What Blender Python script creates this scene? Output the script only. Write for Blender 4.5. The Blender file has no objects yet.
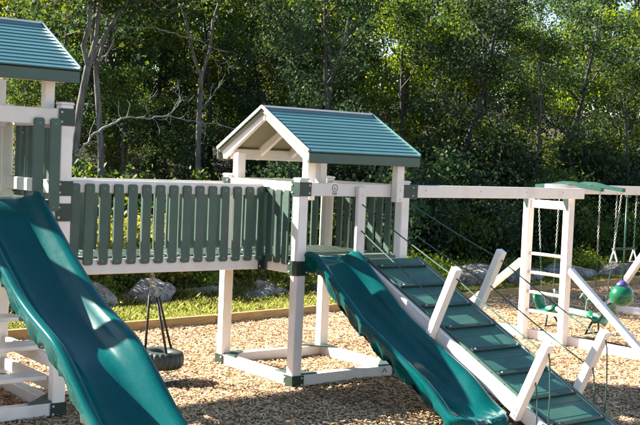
import bpy, bmesh, math, random
import numpy as np
from mathutils import Vector, Matrix, Euler

# ------------------------------------------------------------------ camera, sky, sun, exposure
scene = bpy.context.scene
col = scene.collection
CAM = Vector((-6.5929, -8.8417, 2.3649))
YAW, PITCH, ROLL, FPX = 0.6601, -0.0494, 0.0416, 1081.73      # f in pixels of a 640 px wide picture
fwd = Vector((math.sin(YAW)*math.cos(PITCH), math.cos(YAW)*math.cos(PITCH), math.sin(PITCH)))
rgt0 = Vector((math.cos(YAW), -math.sin(YAW), 0)); up0 = rgt0.cross(fwd)
rgt = rgt0*math.cos(ROLL) + up0*math.sin(ROLL); up = -rgt0*math.sin(ROLL) + up0*math.cos(ROLL)
cd = bpy.data.cameras.new('camera'); cam = bpy.data.objects.new('camera', cd); col.objects.link(cam)
cd.sensor_width = 36; cd.lens = 36*FPX/640; cd.clip_end = 2000; cd.clip_start = .05
m = Matrix((rgt, up, -fwd)).transposed().to_4x4(); m.translation = CAM
cam.matrix_world = m; scene.camera = cam

SUN = Vector((-.87, 1.48, 1.08)).normalized()                  # towards the sun
world = bpy.data.worlds.new('World'); scene.world = world; world.use_nodes = True
nt = world.node_tree; bg = nt.nodes['Background']
sky = nt.nodes.new('ShaderNodeTexSky'); sky.sky_type = 'NISHITA'; sky.sun_disc = False
sky.sun_elevation = math.asin(SUN.z); sky.sun_rotation = math.atan2(SUN.x, SUN.y)
sky.air_density = 1.0; sky.dust_density = 0.25; sky.ozone_density = 1.2
nt.links.new(sky.outputs[0], bg.inputs[0]); bg.inputs[1].default_value = 0.052
sl = bpy.data.lights.new('sun', 'SUN'); sl.energy = 5.0; sl.angle = math.radians(.53); sl.color = (1, .93, .82)
so = bpy.data.objects.new('sun', sl); col.objects.link(so); so.location = SUN*60
so.rotation_euler = SUN.to_track_quat('Z', 'Y').to_euler()
vs = scene.view_settings; vs.view_transform = 'Standard'; vs.look = 'None'; vs.gamma = 1; vs.use_curve_mapping = False
vs.exposure = 2.45
scene.render.engine = 'CYCLES'
scene.cycles.use_denoising = True
scene.cycles.max_bounces = 8; scene.cycles.transparent_max_bounces = 8
scene.cycles.caustics_reflective = False; scene.cycles.caustics_refractive = False
R = random.Random(11)
rng = np.random.default_rng(5)

def ground_x(px, Y):                                             # world x on the line y=Y under picture column px (near eye level)
    d = fwd + rgt*((px-320)/FPX); return CAM.x + d.x*(Y-CAM.y)/d.y

# ------------------------------------------------------------------ materials
def mat(name, build):
    mt = bpy.data.materials.new(name); mt.use_nodes = True; t = mt.node_tree
    b = t.nodes['Principled BSDF']; build(t, b); return mt
def N(t, kind, **kw):
    n = t.nodes.new(kind)
    for k, v in kw.items():
        if k in n.inputs: n.inputs[k].default_value = v
        else: setattr(n, k, v)
    return n
def ramp(t, src, stops):
    r = t.nodes.new('ShaderNodeValToRGB'); e = r.color_ramp.elements
    while len(e) < len(stops): e.new(.5)
    for el, (p, c) in zip(e, stops): el.position = p; el.color = (*c, 1)
    t.links.new(src, r.inputs[0]); return r.outputs[0]
def noise(t, scale, detail=4, coord='Object', stretch=None):
    tc = t.nodes.new('ShaderNodeTexCoord'); out = tc.outputs[coord]
    if stretch:
        mp = t.nodes.new('ShaderNodeMapping'); mp.inputs['Scale'].default_value = stretch; t.links.new(out, mp.inputs[0]); out = mp.outputs[0]
    n = N(t, 'ShaderNodeTexNoise', Scale=scale, Detail=detail); t.links.new(out, n.inputs['Vector']); return n.outputs[0]
def bump(t, b, src, strength, dist=.01):
    bp = N(t, 'ShaderNodeBump', Strength=strength, Distance=dist); t.links.new(src, bp.inputs['Height']); t.links.new(bp.outputs[0], b.inputs['Normal'])
def mixc(t, fac, a, c2):
    mx = t.nodes.new('ShaderNodeMix'); mx.data_type = 'RGBA'
    for i, v in ((0, fac), (6, a), (7, c2)):
        if hasattr(v, 'node'): t.links.new(v, mx.inputs[i])
        else: mx.inputs[i].default_value = v if i == 0 else (*v, 1)
    return mx.outputs[2]

def m_plain(c, rough, var=.15, scale=6, bumpy=.0, dirt=None, stretch=None, spec=.5, coat=0):
    def f(t, b):
        n = noise(t, scale, 5, 'Object', stretch)
        lo = tuple(x*(1-var) for x in c); hi = tuple(min(1, x*(1+var)) for x in c)
        cc = ramp(t, n, [(.3, lo), (.7, hi)])
        oi = t.nodes.new('ShaderNodeObjectInfo')
        v = N(t, 'ShaderNodeMapRange'); v.inputs[3].default_value = .9; v.inputs[4].default_value = 1.08
        t.links.new(oi.outputs['Random'], v.inputs[0])
        hs = t.nodes.new('ShaderNodeHueSaturation'); t.links.new(cc, hs.inputs['Color']); t.links.new(v.outputs[0], hs.inputs['Value']); cc = hs.outputs[0]
        if dirt:
            dn = noise(t, 3.1, 8, 'Object'); dr = ramp(t, dn, [(.52, (0, 0, 0)), (.75, (.5, .5, .5))])
            cc = mixc(t, dr, cc, dirt)
        t.links.new(cc, b.inputs['Base Color'])
        rn = noise(t, scale*4, 3); rr = N(t, 'ShaderNodeMapRange'); rr.inputs[3].default_value = rough*.8; rr.inputs[4].default_value = min(1, rough*1.25)
        t.links.new(rn, rr.inputs[0]); t.links.new(rr.outputs[0], b.inputs['Roughness'])
        b.inputs['Specular IOR Level'].default_value = spec
        if coat: b.inputs['Coat Weight'].default_value = coat; b.inputs['Coat Roughness'].default_value = .15
        if bumpy: bump(t, b, noise(t, 60, 4), bumpy, .004)
    return f
M = {}
M['vinyl'] = mat('white_vinyl', m_plain((.80, .73, .68), .38, .03, 4, .02, (.56, .49, .42)))
M['slat'] = mat('dark_green_board', m_plain((.045, .085, .066), .42, .12, 5, .08, (.07, .095, .075)))
M['roofboard'] = mat('green_lap_board', m_plain((.052, .155, .158), .38, .12, 7, .05, None, (.4, 6, 6)))
M['deck'] = mat('green_deck_board', m_plain((.10, .16, .11), .55, .15, 6, .15, (.16, .17, .12)))
M['rampboard'] = mat('green_ramp_board', m_plain((.03, .115, .085), .5, .15, 6, .2, (.05, .09, .075)))
M['bracket'] = mat('green_coated_steel', m_plain((.012, .032, .022), .4, .15, 20, .05))
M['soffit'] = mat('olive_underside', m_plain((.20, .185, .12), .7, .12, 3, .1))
M['slide'] = mat('green_slide_plastic', m_plain((.001, .070, .070), .17, .10, 2.5, .03, (.018, .095, .10), (30, 1, 30), spec=.18))
M['bolt'] = mat('zinc_bolt', m_plain((.55, .55, .53), .35, .1, 30))
M['black'] = mat('black_rubber', m_plain((.02, .022, .02), .7, .3, 25, .3, (.05, .05, .04)))
M['tyre'] = mat('worn_green_black_tyre', m_plain((.028, .045, .036), .55, .3, 18, .3, (.06, .06, .05)))
M['rope'] = mat('green_black_rope', m_plain((.03, .09, .07), .7, .3, 60))
M['coatchain'] = mat('green_coated_chain', m_plain((.012, .065, .042), .35, .1, 30))
M['chain'] = mat('galvanised_chain', m_plain((.42, .42, .38), .4, .15, 40)); 
M['rung'] = M['vinyl']
M['ball'] = mat('green_ball_plastic', m_plain((.005, .115, .05), .22, .08, 4, .0, None, spec=.5))
M['purple'] = mat('purple_plastic', m_plain((.06, .04, .20), .4, .1, 10))
M['palegreen'] = mat('pale_green_plastic', m_plain((.20, .38, .28), .4, .08, 6))
M['emblem'] = mat('grey_print', m_plain((.22, .21, .20), .6, .2, 60))
def f_timber(t, b):
    n = noise(t, 5, 8, 'Object', (1, 14, 14)); k = noise(t, 2.2, 3)
    c1 = ramp(t, n, [(.25, (.22, .12, .04)), (.55, (.40, .24, .085)), (.8, (.50, .33, .13))])
    t.links.new(mixc(t, ramp(t, k, [(.5, (0, 0, 0)), (.7, (.45,)*3)]), c1, (.20, .13, .07)), b.inputs['Base Color'])
    b.inputs['Roughness'].default_value = .8; bump(t, b, n, .4, .01)
M['timber'] = mat('yellowed_pine_timber', f_timber)
def f_rock(t, b):
    n = noise(t, 4, 12); k = noise(t, 9, 6); v = noise(t, 26, 8)
    c1 = ramp(t, n, [(.32, (.06, .052, .045)), (.44, (.17, .155, .135)), (.55, (.30, .27, .245)), (.68, (.43, .395, .36))])
    c2 = mixc(t, ramp(t, k, [(.5, (0, 0, 0)), (.62, (.8,)*3)]), c1, (.085, .09, .055))
    c3 = mixc(t, ramp(t, v, [(.55, (0, 0, 0)), (.63, (.7,)*3)]), c2, (.40, .38, .35))
    t.links.new(c3, b.inputs['Base Color']); b.inputs['Roughness'].default_value = .92
    ad = t.nodes.new('ShaderNodeMath'); ad.operation = 'ADD'; t.links.new(n, ad.inputs[0]); t.links.new(v, ad.inputs[1]); bump(t, b, ad.outputs[0], 1.0, .10)
M['rock'] = mat('lichened_granite', f_rock)
def f_bed(t, b):
    n = noise(t, 30, 8); k = noise(t, 1.2, 4)
    c1 = ramp(t, n, [(.3, (.09, .045, .022)), (.5, (.24, .14, .07)), (.7, (.40, .25, .135))])
    t.links.new(mixc(t, ramp(t, k, [(.45, (0, 0, 0)), (.75, (.35,)*3)]), c1, (.17, .10, .06)), b.inputs['Base Color'])
    b.inputs['Roughness'].default_value = .95; bump(t, b, n, 1, .03)
M['bed'] = mat('wood_chip_base', f_bed)
def f_chip(t, b):
    g = t.nodes.new('ShaderNodeNewGeometry')
    c1 = ramp(t, g.outputs['Random Per Island'], [(0, (.18, .095, .05)), (.18, (.42, .26, .135)), (.5, (.61, .41, .225)), (.85, (.70, .51, .305)), (1, (.78, .64, .44))])
    k = noise(t, .9, 4); t.links.new(mixc(t, ramp(t, k, [(.52, (0, 0, 0)), (.70, (.6,)*3)]), c1, (.24, .14, .08)), b.inputs['Base Color'])
    b.inputs['Roughness'].default_value = .9; b.inputs['Specular IOR Level'].default_value = .2
M['chip'] = mat('wood_chips', f_chip)
def f_lawn(t, b):
    n = noise(t, 8, 8); t.links.new(ramp(t, n, [(.3, (.05, .05, .018)), (.5, (.09, .10, .03)), (.7, (.16, .14, .06))]), b.inputs['Base Color'])
    b.inputs['Roughness'].default_value = 1; bump(t, b, n, 1, .05)
M['lawn'] = mat('lawn_soil', f_lawn)
def f_floor(t, b):
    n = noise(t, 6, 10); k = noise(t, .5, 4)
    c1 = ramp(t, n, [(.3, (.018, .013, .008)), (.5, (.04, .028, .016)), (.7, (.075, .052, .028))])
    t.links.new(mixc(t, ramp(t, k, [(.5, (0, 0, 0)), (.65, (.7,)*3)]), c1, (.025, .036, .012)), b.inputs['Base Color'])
    b.inputs['Roughness'].default_value = 1; bump(t, b, n, 1, .1)
M['floor'] = mat('leaf_litter', f_floor)
def f_bark(t, b):
    n = noise(t, 4, 8, 'Object', (3, 3, .6)); k = noise(t, 1.5, 3)
    c1 = ramp(t, n, [(.3, (.05, .045, .04)), (.55, (.13, .12, .11)), (.8, (.22, .21, .19))])
    t.links.new(mixc(t, ramp(t, k, [(.5, (0, 0, 0)), (.7, (.5,)*3)]), c1, (.09, .10, .07)), b.inputs['Base Color'])
    b.inputs['Roughness'].default_value = .95; bump(t, b, n, .8, .03)
M['bark'] = mat('grey_bark', f_bark)
M['barkdark'] = mat('dark_bark', m_plain((.055, .05, .042), .95, .4, 6, .6, None, (3, 3, .6)))
M['deadwood'] = mat('pale_dead_wood', m_plain((.22, .205, .185), .9, .4, 8, .5))
def leafmat(name, cols, trans=.45, gloss=.55):
    mt = bpy.data.materials.new(name); mt.use_nodes = True; t = mt.node_tree; t.nodes.clear()
    out = t.nodes.new('ShaderNodeOutputMaterial')
    g = t.nodes.new('ShaderNodeNewGeometry'); oi = t.nodes.new('ShaderNodeObjectInfo')
    c1 = ramp(t, g.outputs['Random Per Island'], [(i/(len(cols)-1), c) for i, c in enumerate(cols)])
    hs = t.nodes.new('ShaderNodeHueSaturation'); t.links.new(c1, hs.inputs['Color'])
    a = N(t, 'ShaderNodeMapRange'); a.inputs[3].default_value = .488; a.inputs[4].default_value = .515; t.links.new(oi.outputs['Random'], a.inputs[0]); t.links.new(a.outputs[0], hs.inputs['Hue'])
    a2 = N(t, 'ShaderNodeMapRange'); a2.inputs[3].default_value = .75; a2.inputs[4].default_value = 1.2; t.links.new(oi.outputs['Random'], a2.inputs[0]); t.links.new(a2.outputs[0], hs.inputs['Value'])
    d = t.nodes.new('ShaderNodeBsdfDiffuse'); t.links.new(hs.outputs[0], d.inputs[0])
    tr = t.nodes.new('ShaderNodeBsdfTranslucent')
    h2 = t.nodes.new('ShaderNodeHueSaturation'); h2.inputs['Hue'].default_value = .485; h2.inputs['Saturation'].default_value = 1.15; h2.inputs['Value'].default_value = 1.7
    t.links.new(hs.outputs[0], h2.inputs['Color']); t.links.new(h2.outputs[0], tr.inputs[0])
    mx = t.nodes.new('ShaderNodeMixShader'); mx.inputs[0].default_value = trans; t.links.new(d.outputs[0], mx.inputs[1]); t.links.new(tr.outputs[0], mx.inputs[2])
    gl = t.nodes.new('ShaderNodeBsdfGlossy'); gl.inputs['Roughness'].default_value = gloss
    m2 = t.nodes.new('ShaderNodeMixShader'); m2.inputs[0].default_value = .02
    t.links.new(mx.outputs[0], m2.inputs[1]); t.links.new(gl.outputs[0], m2.inputs[2])
    t.links.new(m2.outputs[0], out.inputs[0]); return mt
M['leaf'] = leafmat('broad_leaves', [(.02, .043, .012), (.044, .08, .018), (.072, .115, .023), (.125, .16, .03)])
M['leafdark'] = leafmat('dark_leaves', [(.012, .028, .012), (.022, .045, .017), (.036, .064, .022), (.052, .084, .028)], .35)
M['leafyellow'] = leafmat('yellow_green_leaves', [(.055, .095, .016), (.105, .155, .023), (.16, .205, .027), (.23, .25, .033)], .5)
M['leafgold'] = leafmat('golden_green_leaves', [(.08, .11, .025), (.15, .17, .035), (.26, .24, .05), (.38, .31, .07)], .5)
M['grass'] = leafmat('grass_blades', [(.09, .12, .03), (.16, .19, .045), (.25, .26, .075), (.40, .34, .15)], .4, .5)

# ------------------------------------------------------------------ building helpers
WM = {}
def new_obj(name, me, parent=None, mw=None):
    o = bpy.data.objects.new(name, me); col.objects.link(o)
    mw = mw or Matrix()
    WM[o] = mw
    if parent is not None:
        o.parent = parent; o.matrix_basis = WM[parent].inverted() @ mw
    else: o.matrix_basis = mw
    return o
def tag(o, label, cat, group=None, kind=None):
    o['label'] = label; o['category'] = cat
    if group: o['group'] = group
    if kind: o['kind'] = kind
    return o
def thing(name, loc, label, cat, group=None):
    o = new_obj(name, None, None, Matrix.Translation(loc)); o.empty_display_size = .2
    return tag(o, label, cat, group)
def T(x, y, z, rx=0, ry=0, rz=0):
    return Matrix.Translation((x, y, z)) @ Euler((rx, ry, rz)).to_matrix().to_4x4()
def mesh_from(name, V, F, material, smooth=False):
    me = bpy.data.meshes.new(name); me.from_pydata([tuple(v) for v in V], [], F); me.update()
    me.materials.append(M[material] if isinstance(material, str) else material)
    if smooth: me.polygons.foreach_set('use_smooth', [True]*len(me.polygons))
    return me
BOX = {}
def box_mesh(sx, sy, sz, material, bev=.006):
    key = (round(sx, 4), round(sy, 4), round(sz, 4), material, bev)
    if key not in BOX:
        bm = bmesh.new(); bmesh.ops.create_cube(bm, size=1)
        for v in bm.verts: v.co = Vector((v.co.x*sx, v.co.y*sy, v.co.z*sz))
        if bev: bmesh.ops.bevel(bm, geom=bm.edges[:], offset=min(bev, .3*min(sx, sy, sz)), segments=1, affect='EDGES')
        me = bpy.data.meshes.new('board'); bm.to_mesh(me); bm.free(); me.materials.append(M[material]); BOX[key] = me
    return BOX[key]
def box(name, parent, lo, hi, material, bev=.006):              # axis-aligned between two corners
    c = [(a+b)/2 for a, b in zip(lo, hi)]; s = [abs(b-a) for a, b in zip(lo, hi)]
    return new_obj(name, box_mesh(*s, material, bev), parent, Matrix.Translation(c))
def bar(name, parent, a, b, w, h, material, upv=(0, 0, 1), bev=.006):  # box from a to b, width w, height h along upv
    a, b = Vector(a), Vector(b); d = b-a; L = d.length; xa = d.normalized()
    u = Vector(upv); ya = u.cross(xa).normalized(); za = xa.cross(ya)
    mw = Matrix((xa, ya, za)).transposed().to_4x4(); mw.translation = (a+b)/2
    return new_obj(name, box_mesh(L, w, h, material, bev), parent, mw)
SLAT = {}
def slat_mesh(w, h, th, material='slat'):
    key = (round(w, 3), round(h, 3), round(th, 3), material)
    if key not in SLAT:
        c = .016; w2, h2 = w/2, h/2
        P = [(-w2+c, -h2), (w2-c, -h2), (w2, -h2+c), (w2, h2-c), (w2-c, h2), (-w2+c, h2), (-w2, h2-c), (-w2, -h2+c)]
        V = [(x, -th/2, z) for x, z in P] + [(x, th/2, z) for x, z in P]
        F = [tuple(range(8)), tuple(range(15, 7, -1))] + [(i, i+8, (i+1) % 8+8, (i+1) % 8) for i in range(8)]
        me = mesh_from('slat', V, F, material)
        bm = bmesh.new(); bm.from_mesh(me); bmesh.ops.recalc_face_normals(bm, faces=bm.faces); bm.to_mesh(me); bm.free()
        SLAT[key] = me
    return SLAT[key]
def slat(parent, x, y, z0, z1, facing='y', w=.092, th=.024):
    mw = T(x, y, (z0+z1)/2, 0, R.uniform(-.004, .004), 0 if facing == 'y' else math.pi/2)
    o = new_obj('slat', slat_mesh(w, z1-z0, th), parent, mw)
    if facing == 'y' and y < 1:
        for zz in (z0+.035, z1-.045): bolt(o, (x+R.uniform(-.004, .004), y-th/2-.001, zz), (0, -1, 0), .005)
    return o
def tube_geo(pts, rads, n=8, caps=True):
    pts = [Vector(p) for p in pts]
    if not hasattr(rads, '__len__'): rads = [rads]*len(pts)
    V, F = [], []; prev = None
    for i, p in enumerate(pts):
        d = (pts[min(i+1, len(pts)-1)] - pts[max(i-1, 0)]).normalized()
        if prev is None: a = d.orthogonal().normalized()
        else: a = (prev - d*prev.dot(d)); a = a.normalized() if a.length > 1e-5 else d.orthogonal().normalized()
        prev = a; b = d.cross(a)
        for k in range(n):
            t = 2*math.pi*k/n; V.append(p + (a*math.cos(t)+b*math.sin(t))*rads[i])
    for i in range(len(pts)-1):
        for k in range(n):
            F.append((i*n+k, i*n+(k+1) % n, (i+1)*n+(k+1) % n, (i+1)*n+k))
    if caps: F.append(tuple(range(n-1, -1, -1))); F.append(tuple(range((len(pts)-1)*n, len(pts)*n)))
    return V, F
def tube(name, parent, pts, r, material, n=8):
    V, F = tube_geo(pts, r, n)
    me = mesh_from(name, V, F, material, True)
    o = new_obj(name, me, parent, Matrix())
    return o
def chain_geo(a, b, link=.045, rw=.011, rt=.0035):
    a, b = Vector(a), Vector(b); d = (b-a); L = d.length; d.normalize()
    u = d.orthogonal().normalized(); w = d.cross(u); n = max(2, int(L/(link*.72))); V, F = [], []
    for i in range(n):
        c = a + d*(L*(i+.5)/n); s = u if i % 2 else w; o = len(V)
        path = []
        for k in range(8):
            t = 2*math.pi*k/8; path.append(c + d*math.cos(t)*link*.5 + s*math.sin(t)*rw)
        q = d.cross(s)
        for k in range(8):
            out = (path[k]-c).normalized()
            for e in (out, q, -out, -q): V.append(path[k] + e*rt)
        for k in range(8):
            for j in range(4):
                F.append((o+k*4+j, o+k*4+(j+1) % 4, o+((k+1) % 8)*4+(j+1) % 4, o+((k+1) % 8)*4+j))
    return V, F
def chain(name, parent, a, b, material='chain', **kw):
    V, F = chain_geo(a, b, **kw); return new_obj(name, mesh_from(name, V, F, material, True), parent, Matrix())
bolt_me = None
def bolt(parent, loc, direction, r=.012):
    global bolt_me
    if bolt_me is None:
        bm = bmesh.new(); bmesh.ops.create_cone(bm, cap_ends=True, segments=8, radius1=1, radius2=.7, depth=.8)
        bolt_me = bpy.data.meshes.new('bolt'); bm.to_mesh(bolt_me); bm.free(); bolt_me.materials.append(M['bolt'])
    mw = Matrix.Translation(loc) @ Vector(direction).to_track_quat('Z', 'Y').to_matrix().to_4x4() @ Matrix.Scale(r, 4)
    return new_obj('bolt', bolt_me, parent, mw)
BRK = {}
def corner_bracket(parent, x, y, z0, z1, sx, sy, wx=.15, wy=.15):
    """L plate wrapping an outside corner at (x,y); sx,sy = outward directions"""
    h = z1-z0; th = .006; key = (sx, sy, round(h, 3), wx, wy)
    if key not in BRK:
        P = [(sx*th, sy*th), (-sx*wx, sy*th), (-sx*wx, sy*.001), (-sx*-.001, sy*.001), (sx*.001, -sy*wy), (sx*th, -sy*wy)]
        V = [(a, b, -h/2) for a, b in P] + [(a, b, h/2) for a, b in P]
        F = [tuple(range(6)), tuple(range(11, 5, -1))] + [(i, i+6, (i+1) % 6+6, (i+1) % 6) for i in range(6)]
        me = mesh_from('corner_bracket', V, F, 'bracket')
        bm = bmesh.new(); bm.from_mesh(me); bmesh.ops.recalc_face_normals(bm, faces=bm.faces); bm.to_mesh(me); bm.free()
        BRK[key] = me
    o = new_obj('corner_bracket', BRK[key], parent, T(x, y, (z0+z1)/2))
    for f in (.22, .78):
        z = z0+h*f
        bolt(o, (x-sx*wx*.82, y+sy*(th+.004), z), (0, sy, 0)); bolt(o, (x+sx*(th+.004), y-sy*wy*.82, z), (sx, 0, 0))
    return o

# ------------------------------------------------------------------ the setting: ground sheets
def edge_y(x): return 3.80 + .115*max(x, 0)*.95 if x > 0 else 3.80     # line of the timber edging
def terrain(x, y):
    t = max(0, y-(7.0+.05*x)); u = min(max(0, t-6), 46); z = -.03 + .05*min(t, 40) + .15*u
    return z + .12*math.sin(x*.7+1.3)*math.sin(y*.6)*min(1, t/3)
def sheet(name, xs, ys, fz, material, inside=None, label=None):
    V = [(x, y, fz(x, y)) for y in ys for x in xs]; nx = len(xs); F = []
    for j in range(len(ys)-1):
        for i in range(nx-1):
            F.append((j*nx+i, j*nx+i+1, (j+1)*nx+i+1, (j+1)*nx+i))
    o = new_obj(name, mesh_from(name, V, F, material, True)); o['kind'] = 'structure'
    if label: o['label'] = label
    return o
def lin(a, b, n): return [a+(b-a)*i/(n-1) for i in range(n)]
sheet('ground', [-600, -200, -80, -40] + lin(-25, 60, 86) + [80, 140, 300, 700], [-500, -150, -50, -25] + lin(-14, 50, 65) + [70, 120, 300, 700], terrain, 'floor', label='leaf-littered woodland floor rising behind the lawn')
def bed_h(x, y):                                                # gently uneven, scuffed hollows at the slide ends and under the swings
    z = .012*np.sin(x*1.9+.6)*np.sin(y*1.7) + .007*np.sin(x*5.3+y*2.1)*np.sin(y*4.7-x*1.3)
    for hx, hy, r, d in ((.43, -2.75, .45, .07), (-3.15, -3.95, .5, .07), (-1.0, 1.0, .4, .05), (5.5, .3, .5, .05), (5.5, 1.5, .5, .05), (6.6, .87, .5, .05), (-.4, -2.2, .6, -.03), (2.6, 1.8, .8, -.03), (-1.6, 2.6, .7, -.025)):
        z = z - d*np.exp(-((x-hx)**2+(y-hy)**2)/r**2)
    return z
def bed_sheet():
    xs = lin(-9, 16, 101); V = []; F = []; ts = lin(0, 1, 61)
    for t in ts:
        for x in xs:
            y = -9 + (edge_y(x)-.04+9)*t
            V.append((x, y, float(bed_h(x, y))-.004))
    nx = len(xs)
    for j in range(len(ts)-1):
        for i in range(nx-1): F.append((j*nx+i, j*nx+i+1, (j+1)*nx+i+1, (j+1)*nx+i))
    o = new_obj('wood_chip_bed', mesh_from('wood_chip_bed', V, F, 'bed', True)); o['kind'] = 'structure'; o['label'] = 'tan wood chip bed under the playset'
bed_sheet()
def lawn_z(x, y): return .02 + .03*math.sin(x*1.1)*math.sin(y*1.9)*.5
def lawn_back(x): return 7.3 + .04*x
def lawn_sheet():
    xs = lin(-9, 26, 106); ts = lin(0, 1, 18); V = []; F = []
    for t in ts:
        for x in xs:
            y = edge_y(x)+.05 + (lawn_back(x)-edge_y(x)-.05)*t; V.append((x, y, max(lawn_z(x, y), terrain(x, y)+.02)))
    nx = len(xs)
    for j in range(len(ts)-1):
        for i in range(nx-1): F.append((j*nx+i, j*nx+i+1, (j+1)*nx+i+1, (j+1)*nx+i))
    o = new_obj('lawn', mesh_from('lawn', V, F, 'lawn', True)); o['kind'] = 'structure'; o['label'] = 'strip of sunlit lawn between timber edging and boulders'
lawn_sheet()

def np_mesh(name, V, nper, material):                             # V: (k*nper,3) polygons of nper vertices each
    me = bpy.data.meshes.new(name); nv = len(V); k = nv//nper
    me.vertices.add(nv); me.vertices.foreach_set('co', V.astype(np.float32).ravel())
    me.loops.add(nv); me.loops.foreach_set('vertex_index', np.arange(nv, dtype=np.int32))
    me.polygons.add(k); me.polygons.foreach_set('loop_start', np.arange(0, nv, nper, dtype=np.int32))
    me.update(calc_edges=True); me.materials.append(M[material]); return me
def unit(v): return v/np.maximum(np.linalg.norm(v, axis=-1, keepdims=True), 1e-9)
def cards(c, length, width, axis, normal, fold=.0):               # rhombic cards
    a = unit(axis); s = unit(np.cross(a, normal)); n = np.cross(s, a)
    L = length[:, None]; W = width[:, None]
    return np.stack([c-a*L*.5, c+s*W*.5-a*L*.05+n*W*fold, c+a*L*.5, c-s*W*.5-a*L*.05+n*W*fold], 1).reshape(-1, 3)

# wood chips: real chips over the bed
def chips():
    n = 380000
    x = rng.uniform(-5.2, 14, n); y = rng.uniform(-4.6, 5.0, n)
    # thinner far from the photograph's view
    e = np.where(x > 0, 3.80+.10925*x, 3.80); keep = y < e-.06; x, y = x[keep], y[keep]; n = len(x)
    z = bed_h(x, y) + rng.uniform(.002, .022, n)
    az = rng.uniform(0, 2*np.pi, n); ax = np.stack([np.cos(az), np.sin(az), rng.normal(0, .22, n)], 1)
    nr = np.stack([rng.normal(0, .30, n), rng.normal(0, .30, n), np.ones(n)], 1)
    L = rng.gamma(3, .009, n)+.014; W = rng.uniform(.007, .018, n)
    a = unit(ax); s = unit(np.cross(a, nr)); c = np.stack([x, y, z], 1); L = L[:, None]; W = W[:, None]
    sk = rng.uniform(-.25, .25, (n, 1))
    V = np.stack([c-a*L*.5-s*W*.5, c-a*L*(.5+sk*.3)+s*W*.4, c+a*L*.5+s*W*.5, c+a*L*(.5+sk*.3)-s*W*.4], 1).reshape(-1, 3)
    o = new_obj('wood_chips', np_mesh('wood_chips', V, 4, 'chip'))
    tag(o, 'loose tan wood chips covering the play bed', 'wood chips', kind='stuff')
chips()
def grass():
    n = 120000
    x = rng.uniform(-4, 17, n); t = rng.beta(1.0, 1.3, n); e = np.where(x > 0, 3.80+.10925*x, 3.80)+.09
    y = e + (7.3+.04*x-e)*t
    patch = .55+.45*np.sin(x*2.3+np.sin(y*3)*1.4)*np.sin(y*2.9+x*.7)
    h = rng.uniform(.04, .13, n)*(.6+.7*patch)*(1+1.3*(t > .5)*rng.uniform(.3, 1, n))
    az = rng.uniform(0, 2*np.pi, n); d = np.stack([np.cos(az), np.sin(az), np.zeros(n)], 1)
    s = np.stack([-np.sin(az), np.cos(az), np.zeros(n)], 1)*rng.uniform(.004, .008, n)[:, None]
    b = np.stack([x, y, np.full(n, .005)], 1); lean = rng.uniform(.15, .9, n)[:, None]; H = h[:, None]; zz = np.array([[0, 0, 1.]])
    m1 = b+zz*H*.6+d*H*lean*.3; tp = b+zz*H+d*H*lean
    V = np.stack([b-s, b+s, m1+s*.7, tp, m1-s*.7], 1).reshape(-1, 3)
    tag(new_obj('grass', np_mesh('grass', V, 5, 'grass')), 'short uneven green and straw grass on the lawn strip', 'grass', kind='stuff')
grass()

# ------------------------------------------------------------------ timber edging
x = -8.2; i = 0
while x < 16:
    L = 2.44; x1 = x+L-.006
    a = Vector((x, edge_y(x), .05)); b = Vector((x1, edge_y(x1), .05))
    dz = R.uniform(-.008, .008)
    o = bar('edging_timber', None, a+Vector((0, 0, dz)), b+Vector((0, 0, dz)), .09, .14, 'timber', bev=.01)
    tag(o, 'long yellowed pine timber lying between wood chips and lawn', 'timber', 'timbers edging the wood chip bed')
    x += L

# ------------------------------------------------------------------ boulders
def boulder(x, y, sx, sy, sz, seed, label, rz=0, group=None, sink=.25):
    r = random.Random(seed); bm = bmesh.new(); bmesh.ops.create_icosphere(bm, subdivisions=4, radius=1)
    planes = [(Vector((r.gauss(0, 1), r.gauss(0, 1), r.gauss(0, .7))).normalized(), r.uniform(.55, .85)) for _ in range(22)]
    from mathutils import noise as mn
    off = Vector((r.uniform(-50, 50),)*3)
    for v in bm.verts:
        p = v.co.copy()
        for n, d in planes:
            k = p.dot(n)
            if k > d: p -= n*(k-d)*.97
        p += p.normalized()*(mn.fractal(p*1.3+off, 1.0, 2.0, 5)*.11 + abs(mn.noise(p*3.1+off))*.07)
        v.co = Vector((p.x*sx, p.y*sy, p.z*sz))
    me = bpy.data.meshes.new('boulder'); bm.to_mesh(me); bm.free(); me.materials.append(M['rock'])
    me.polygons.foreach_set('use_smooth', [True]*len(me.polygons))
    o = new_obj('boulder', me, None, T(x, y, sz*(1-2*sink)*.38, 0, 0, rz)); tag(o, label, 'boulder', group); return o
boulder(.45, 5.75, .58, .42, .38, 1, 'pale rounded granite boulder under the tall tower end of the bridge')
boulder(1.55, 6.0, .62, .40, .33, 2, 'squat grey boulder behind the tyre swing chains')
boulder(2.65, 6.1, .50, .36, .26, 3, 'low dark boulder half sunk in shaded grass under the bridge')
boulder(3.75, 5.95, .62, .42, .28, 4, 'grey boulder between the short tower legs')
boulder(5.2, 6.0, .55, .4, .26, 14, 'low grey boulder beside the short tower')
boulder(7.15, 5.75, .62, .45, .42, 5, 'mottled boulder with leafy weeds against its side by the ramp')
boulder(8.55, 5.85, .95, .5, .40, 6, 'long flat-topped granite boulder behind the white ramp posts')
boulder(10.2, 6.0, .8, .5, .34, 7, 'grey boulder seen through the ladder rungs')
boulder(11.9, 6.1, .95, .55, .34, 8, 'broad bluish grey boulder behind the glider swing')
boulder(13.6, 6.2, .8, .5, .36, 9, 'rough grey boulder behind the green ball swing')
boulder(5.95, 6.15, .45, .35, .28, 15, 'small grey boulder beside the leafy weeds at the ramp top')
boulder(3.15, 6.35, .45, .36, .27, 16, 'small mossy boulder tucked behind its neighbours under the bridge')
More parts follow.
